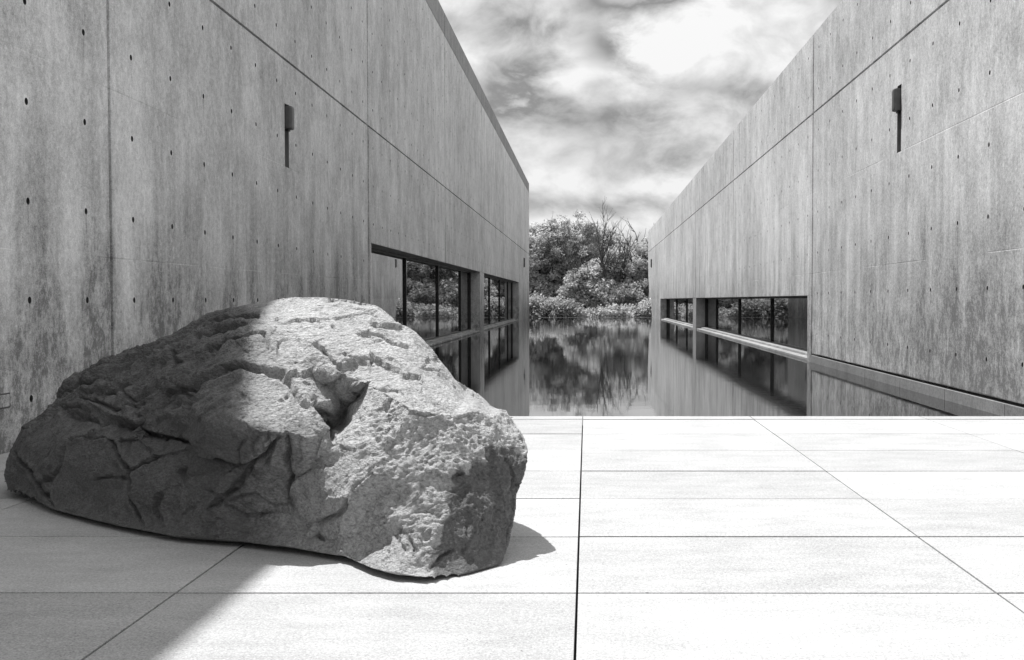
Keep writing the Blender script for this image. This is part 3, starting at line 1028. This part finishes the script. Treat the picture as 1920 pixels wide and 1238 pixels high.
def rock_mat():
    m, t, bs, out = material("granite_rock")
    P = t.n('ShaderNodeTexCoord').outputs['Object']
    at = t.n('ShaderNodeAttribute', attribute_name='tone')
    a = t.noise(P, 2.4, 4, 0.6)
    b = t.noise(P, 18.0, 5, 0.72)
    c = t.noise(t.vscale(P, (1, 1, 1.6)), 75.0, 4, 0.75)
    val = t.add(1.0, t.mul(t.sub(a, .5), .9))
    val = t.add(val, t.mul(t.sub(b, .5), 1.1))
    val = t.add(val, t.mul(t.sub(c, .5), 2.2))
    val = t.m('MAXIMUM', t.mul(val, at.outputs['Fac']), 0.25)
    t.link(t.grey(t.mul(val, 0.47)), bs.inputs['Base Color'])
    bs.inputs['Roughness'].default_value = 0.72
    bs.inputs['Specular IOR Level'].default_value = 0.4
    st = t.noise(t.vscale(P, (.8, 1, 1.2)), 48.0, 4, 0.65)
    rg = t.m('ABSOLUTE', t.sub(t.noise(t.vscale(P, (1, 1, 1.25), (2, 5, 1)), 40.0, 4, 0.65), 0.5))
    hgt = t.add(t.mul(b, 1.0), t.add(t.mul(st, 0.9), t.add(t.mul(c, 0.35), t.mul(rg, -1.3))))
    bp = t.n('ShaderNodeBump')
    bp.inputs['Strength'].default_value = 0.9
    bp.inputs['Distance'].default_value = 0.021
    t.link(hgt, bp.inputs['Height'])
    t.link(bp.outputs[0], bs.inputs['Normal'])
    return m


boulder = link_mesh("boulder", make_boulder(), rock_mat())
tag(boulder, "huge cracked granite boulder resting on the pale paving in the left foreground", "boulder")

# ------------------------------------------------------------------ trees beyond the pool
def leaf_mat(name, val):
    m, t, bs, out = material(name)
    gi = t.n('ShaderNodeObjectInfo').outputs['Random']
    P = t.n('ShaderNodeTexCoord').outputs['Object']
    a = t.noise(P, 1.3, 4, 0.6)
    b = t.noise(P, 9.0, 3, 0.6)
    v = t.mul(t.add(t.ramp(a, .3, .7, .75, 1.25), t.mul(t.sub(b, .5), .8)), val)
    t.link(t.grey(v), bs.inputs['Base Color'])
    bs.inputs['Roughness'].default_value = 0.5
    tr = t.n('ShaderNodeBsdfTranslucent')
    t.link(t.grey(t.mul(v, 1.1)), tr.inputs['Color'])
    mx = t.n('ShaderNodeMixShader'); mx.inputs[0].default_value = 0.6
    t.link(bs.outputs[0], mx.inputs[1]); t.link(tr.outputs[0], mx.inputs[2])
    t.link(mx.outputs[0], out.inputs['Surface'])
    return m


M_LEAF = leaf_mat("leaves", 0.56)
M_LEAF2 = leaf_mat("leaves_pale", 0.44)
M_BARK = plain("bark", 0.06, 0.9)


def tube_mesh(segs):
    """segs: (p0, p1, r0, r1) -> one mesh of tapered six sided tubes"""
    V, Fc = [], []
    for p0, p1, r0, r1 in segs:
        ax = (p1 - p0)
        if ax.length < 1e-5: continue
        ax = ax.normalized()
        s1 = ax.orthogonal().normalized(); s2 = ax.cross(s1)
        base = len(V)
        for (c, r) in ((p0, r0), (p1, r1)):
            for k in range(6):
                an = k * math.pi / 3
                V.append(tuple(c + (s1 * math.cos(an) + s2 * math.sin(an)) * r))
        for k in range(6):
            k2 = (k + 1) % 6
            Fc.append((base + k, base + k2, base + 6 + k2, base + 6 + k))
    me = bpy.data.meshes.new("branches")
    me.from_pydata(V, [], Fc)
    me.polygons.foreach_set('use_smooth', np.ones(len(Fc), bool))
    me.update()
    return me


def limb(rg, p, d, length, r, segs, depth, up=0.1, wig=0.25, n=5, tips=None):
    q = p.copy()
    for k in range(n):
        d = (d + Vector((rg.uniform(-wig, wig), rg.uniform(-wig, wig), rg.uniform(-wig, wig) + up))).normalized()
        q2 = q + d * (length / n)
        r2 = r * (1 - 0.75 * (k + 1) / n) + 0.004
        ra = r * (1 - 0.75 * k / n) + 0.004
        segs.append((q, q2, ra, r2))
        q = q2
        if depth > 0 and k >= 1:
            for _ in range(2 if rg.random() < .5 else 1):
                sd = (d + Vector((rg.uniform(-1, 1), rg.uniform(-1, 1), rg.uniform(-.4, .7))) * 0.9).normalized()
                limb(rg, q, sd, length * rg.uniform(.35, .55), r2 * .75, segs, depth - 1, up, wig, max(3, n - 1), tips)
    if tips is not None: tips.append(q)


def leaves_mesh(rs, centres, radii, per, size):
    """leaf rhombs in tufts round the given centres"""
    n = len(centres) * per
    C = np.repeat(np.array(centres), per, 0)
    R = np.repeat(np.array(radii), per)[:, None]
    dirs = rs.normal(size=(n, 3)); dirs /= np.linalg.norm(dirs, axis=1)[:, None]
    P = C + dirs * R * (rs.uniform(0.1, 1, (n, 1)) ** 0.6) * np.array([1, 1, .75])
    nr = rs.normal(size=(n, 3)) * 0.6 + np.array([-.1, -.2, 0.85]); nr /= np.linalg.norm(nr, axis=1)[:, None]
    ax = dirs * 0.8 + rs.normal(size=(n, 3)) * 0.6 + np.array([0, 0, -.35])
    ax -= (ax * nr).sum(1)[:, None] * nr; ax /= np.linalg.norm(ax, axis=1)[:, None]
    sd = np.cross(nr, ax)
    L = size * rs.uniform(.6, 1.3, (n, 1)); Wd = L * rs.uniform(.26, .42, (n, 1))
    v0 = P; v1 = P + ax * L * .45 + sd * Wd; v2 = P + ax * L - nr * L * .15; v3 = P + ax * L * .45 - sd * Wd
    V = np.stack([v0, v1, v2, v3], 1).reshape(-1, 3)
    Fc = np.arange(n * 4).reshape(-1, 4)
    me = bpy.data.meshes.new("crown")
    me.vertices.add(n * 4); me.vertices.foreach_set('co', V.ravel())
    me.loops.add(n * 4); me.loops.foreach_set('vertex_index', Fc.ravel())
    me.polygons.add(n); me.polygons.foreach_set('loop_start', np.arange(n) * 4); me.polygons.foreach_set('loop_total', np.full(n, 4))
    me.update(); me.validate()
    return me


def crown_centres(rs, blobs, count):
    vol = np.array([b[3] * b[4] * b[5] for b in blobs]); vol = vol ** .7; vol /= vol.sum()
    out, rad = [], []
    for k in rs.choice(len(blobs), count, p=vol):
        x, y, z, rx, ry, rz = blobs[k]
        d_ = rs.normal(size=3); d_ /= np.linalg.norm(d_)
        rr = rs.uniform(0.25, 1.0) ** 0.5 * (1 + .12 * rs.normal())
        c = np.array([x, y, z]) + d_ * rr * np.array([rx, ry, rz])
        if c[2] < 0.15: c[2] = 0.15 + rs.uniform(0, .5)
        out.append(c); rad.append(rs.uniform(.25, .60))
    return out, rad


def make_tree(name, loc, seed, blobs, tufts, per, size, label, mat, limbs, trunk=(0, 0, 2.2, .2), dead=None, cat="tree", group="trees beyond the pool"):
    rg = random.Random(seed); rs = np.random.RandomState(seed)
    t = empty(name, loc)
    tag(t, label, cat, group)
    segs = []
    base = Vector((0, 0, -.1)); top = Vector(trunk[:3])
    segs.append((base, top * .5, trunk[3], trunk[3] * .85)); segs.append((top * .5, top, trunk[3] * .85, trunk[3] * .7))
    for (dx_, dy_, dz_, ln, r) in limbs:
        limb(rg, top * rg.uniform(.5, 1), Vector((dx_, dy_, dz_)).normalized(), ln, r, segs, 2, 0.05, 0.22, 6)
    link_mesh("trunk", tube_mesh(segs), M_BARK, t)
    if dead:
        ds = []
        for (x, y, z, dx_, dz_, ln, r) in dead:
            limb(rg, Vector((x, y, z)), Vector((dx_, rg.uniform(-.2, .2), dz_)).normalized(), ln, r, ds, 2 if r > .055 else 1, 0.12, 0.14, 7)
        link_mesh("bare_branches", tube_mesh(ds), plain("grey_dead_wood", 0.11, 0.9), t)
    c, r = crown_centres(rs, blobs, tufts)
    link_mesh("crown", leaves_mesh(rs, c, r, per, size), mat, t)
    return t


TZ = -0.62
std_limbs = [(-.6, 0, .8, 4.2, .12), (.6, -.2, .8, 4.2, .12), (0, .4, 1, 5, .14), (-.9, -.3, .5, 3.6, .1), (.9, .2, .45, 3.6, .1), (.2, -.8, .6, 3, .09)]
make_tree("tree", (-2.4, 87, TZ), 3, [(-1.6, 0, 4.6, 3.0, 2.4, 2.6), (0.2, 0, 5.3, 2.0, 2, 2.3), (2.2, .2, 5.6, 1.5, 1.6, 2.1), (-1.0, 0, 2.2, 3.4, 2.4, 2.0), (1.8, -.2, 2.8, 2.2, 2.2, 2.2), (-.4, 0, 6.8, .7, .7, 1.1), (-1.5, -1.6, 1.7, 2.6, 1.6, 1.5), (1.6, -1.6, 1.8, 2.4, 1.6, 1.5)],
          1150, 62, .205, "dense leafy tree beyond the pool, beside the end of the left wall", M_LEAF, std_limbs)
make_tree("tree", (2.2, 84.5, TZ), 8, [(.6, 0, 3.3, 2.2, 1.8, 1.7), (2.3, .3, 3.9, 1.4, 1.4, 2.0), (-1.6, -.4, 2.6, 1.7, 1.6, 1.7), (1.6, -.4, 1.6, 2.6, 1.8, 1.3), (0, 0, 4.6, .9, .9, .9), (3.1, 0, 5.2, .7, .8, .9), (-.6, -1.9, 1.5, 2.0, 1.2, 1.3), (1.9, -1.9, 1.7, 2.0, 1.2, 1.4), (-2.4, -1.5, 2.4, 1.4, 1.2, 1.5)],
          1050, 62, .20, "tree with bare dead branches sticking out above its leaves, beyond the pool", M_LEAF, std_limbs, (0, 0, 2.6, .17),
          dead=[(-.9, -1.3, 2.0, .02, 1, 4.6, .075), (-.5, -1.4, 2.0, -.30, 1, 3.2, .055), (-1.0, -1.8, 1.4, -.8, .75, 4.0, .06), (-.6, -1.3, 3.0, .34, 1, 3.0, .045), (-.9, -1.2, 3.4, -.12, 1, 2.0, .035), (-.2, -1.2, 3.2, .6, .8, 2.8, .04)])
far_limbs = [(a_, b_, c_, l_ * .8, r_) for a_, b_, c_, l_, r_ in std_limbs]
far_blobs = [(0, 0, 4.4, 3.2, 2.6, 2.6), (-1.8, 0, 2.6, 2.4, 2.2, 2.2), (1.9, 0, 2.8, 2.4, 2.2, 2.2), (.6, 0, 6.0, 1.6, 1.6, 1.4)]
make_tree("tree", (8.2, 90, TZ), 21, far_blobs, 520, 56, .27, "tree hidden behind the right building, mirrored in the left windows", M_LEAF, far_limbs)
make_tree("tree", (14.0, 92, TZ), 22, far_blobs, 520, 56, .27, "farther tree behind the right building, mirrored deep in the left windows", M_LEAF, far_limbs)
make_tree("tree", (-8.6, 89, TZ), 23, far_blobs, 520, 56, .27, "tree hidden behind the left building, mirrored in the right windows", M_LEAF, far_limbs)
make_tree("tree", (-14.5, 92, TZ), 24, far_blobs, 520, 56, .27, "farther tree behind the left building, mirrored deep in the right windows", M_LEAF, far_limbs)
make_tree("tree", (1.2, 95, TZ), 25, far_blobs, 520, 60, .26, "shaded tree standing behind the other two between the walls", M_LEAF, far_limbs)
sh_limbs = [(-.8, 0, .7, 1.2, .03), (.8, 0, .7, 1.2, .03), (0, -.6, .8, 1.2, .03), (0, .5, .9, 1.2, .03)]
for k, (x, y, hh, lab) in enumerate([
        (-3.7, 79.0, 1.35, "low shrub at the far pool edge, touching the left wall's end"),
        (-1.7, 78.4, 1.15, "pale low shrub leaning over the far pool edge, left of centre"),
        (0.4, 79.6, .55, "smallest low shrub, at the middle of the far pool edge"),
        (2.4, 79.6, .75, "low shrub at the far pool edge under the tree with bare branches"),
        (4.4, 79.4, 1.05, "low shrub at the far pool edge beside the right wall's end")]):
    make_tree("shrub", (x, y, TZ), 40 + k, [(0, 0, .75 * hh, 1.35, 1.0, .75 * hh), (.5, -.3, .55, .9, .9, .5)], 110, 60, .19, lab, M_LEAF2 if k in (0, 1) else M_LEAF, sh_limbs, (0, 0, .3, .05), cat="shrub", group="shrubs along the far pool edge")
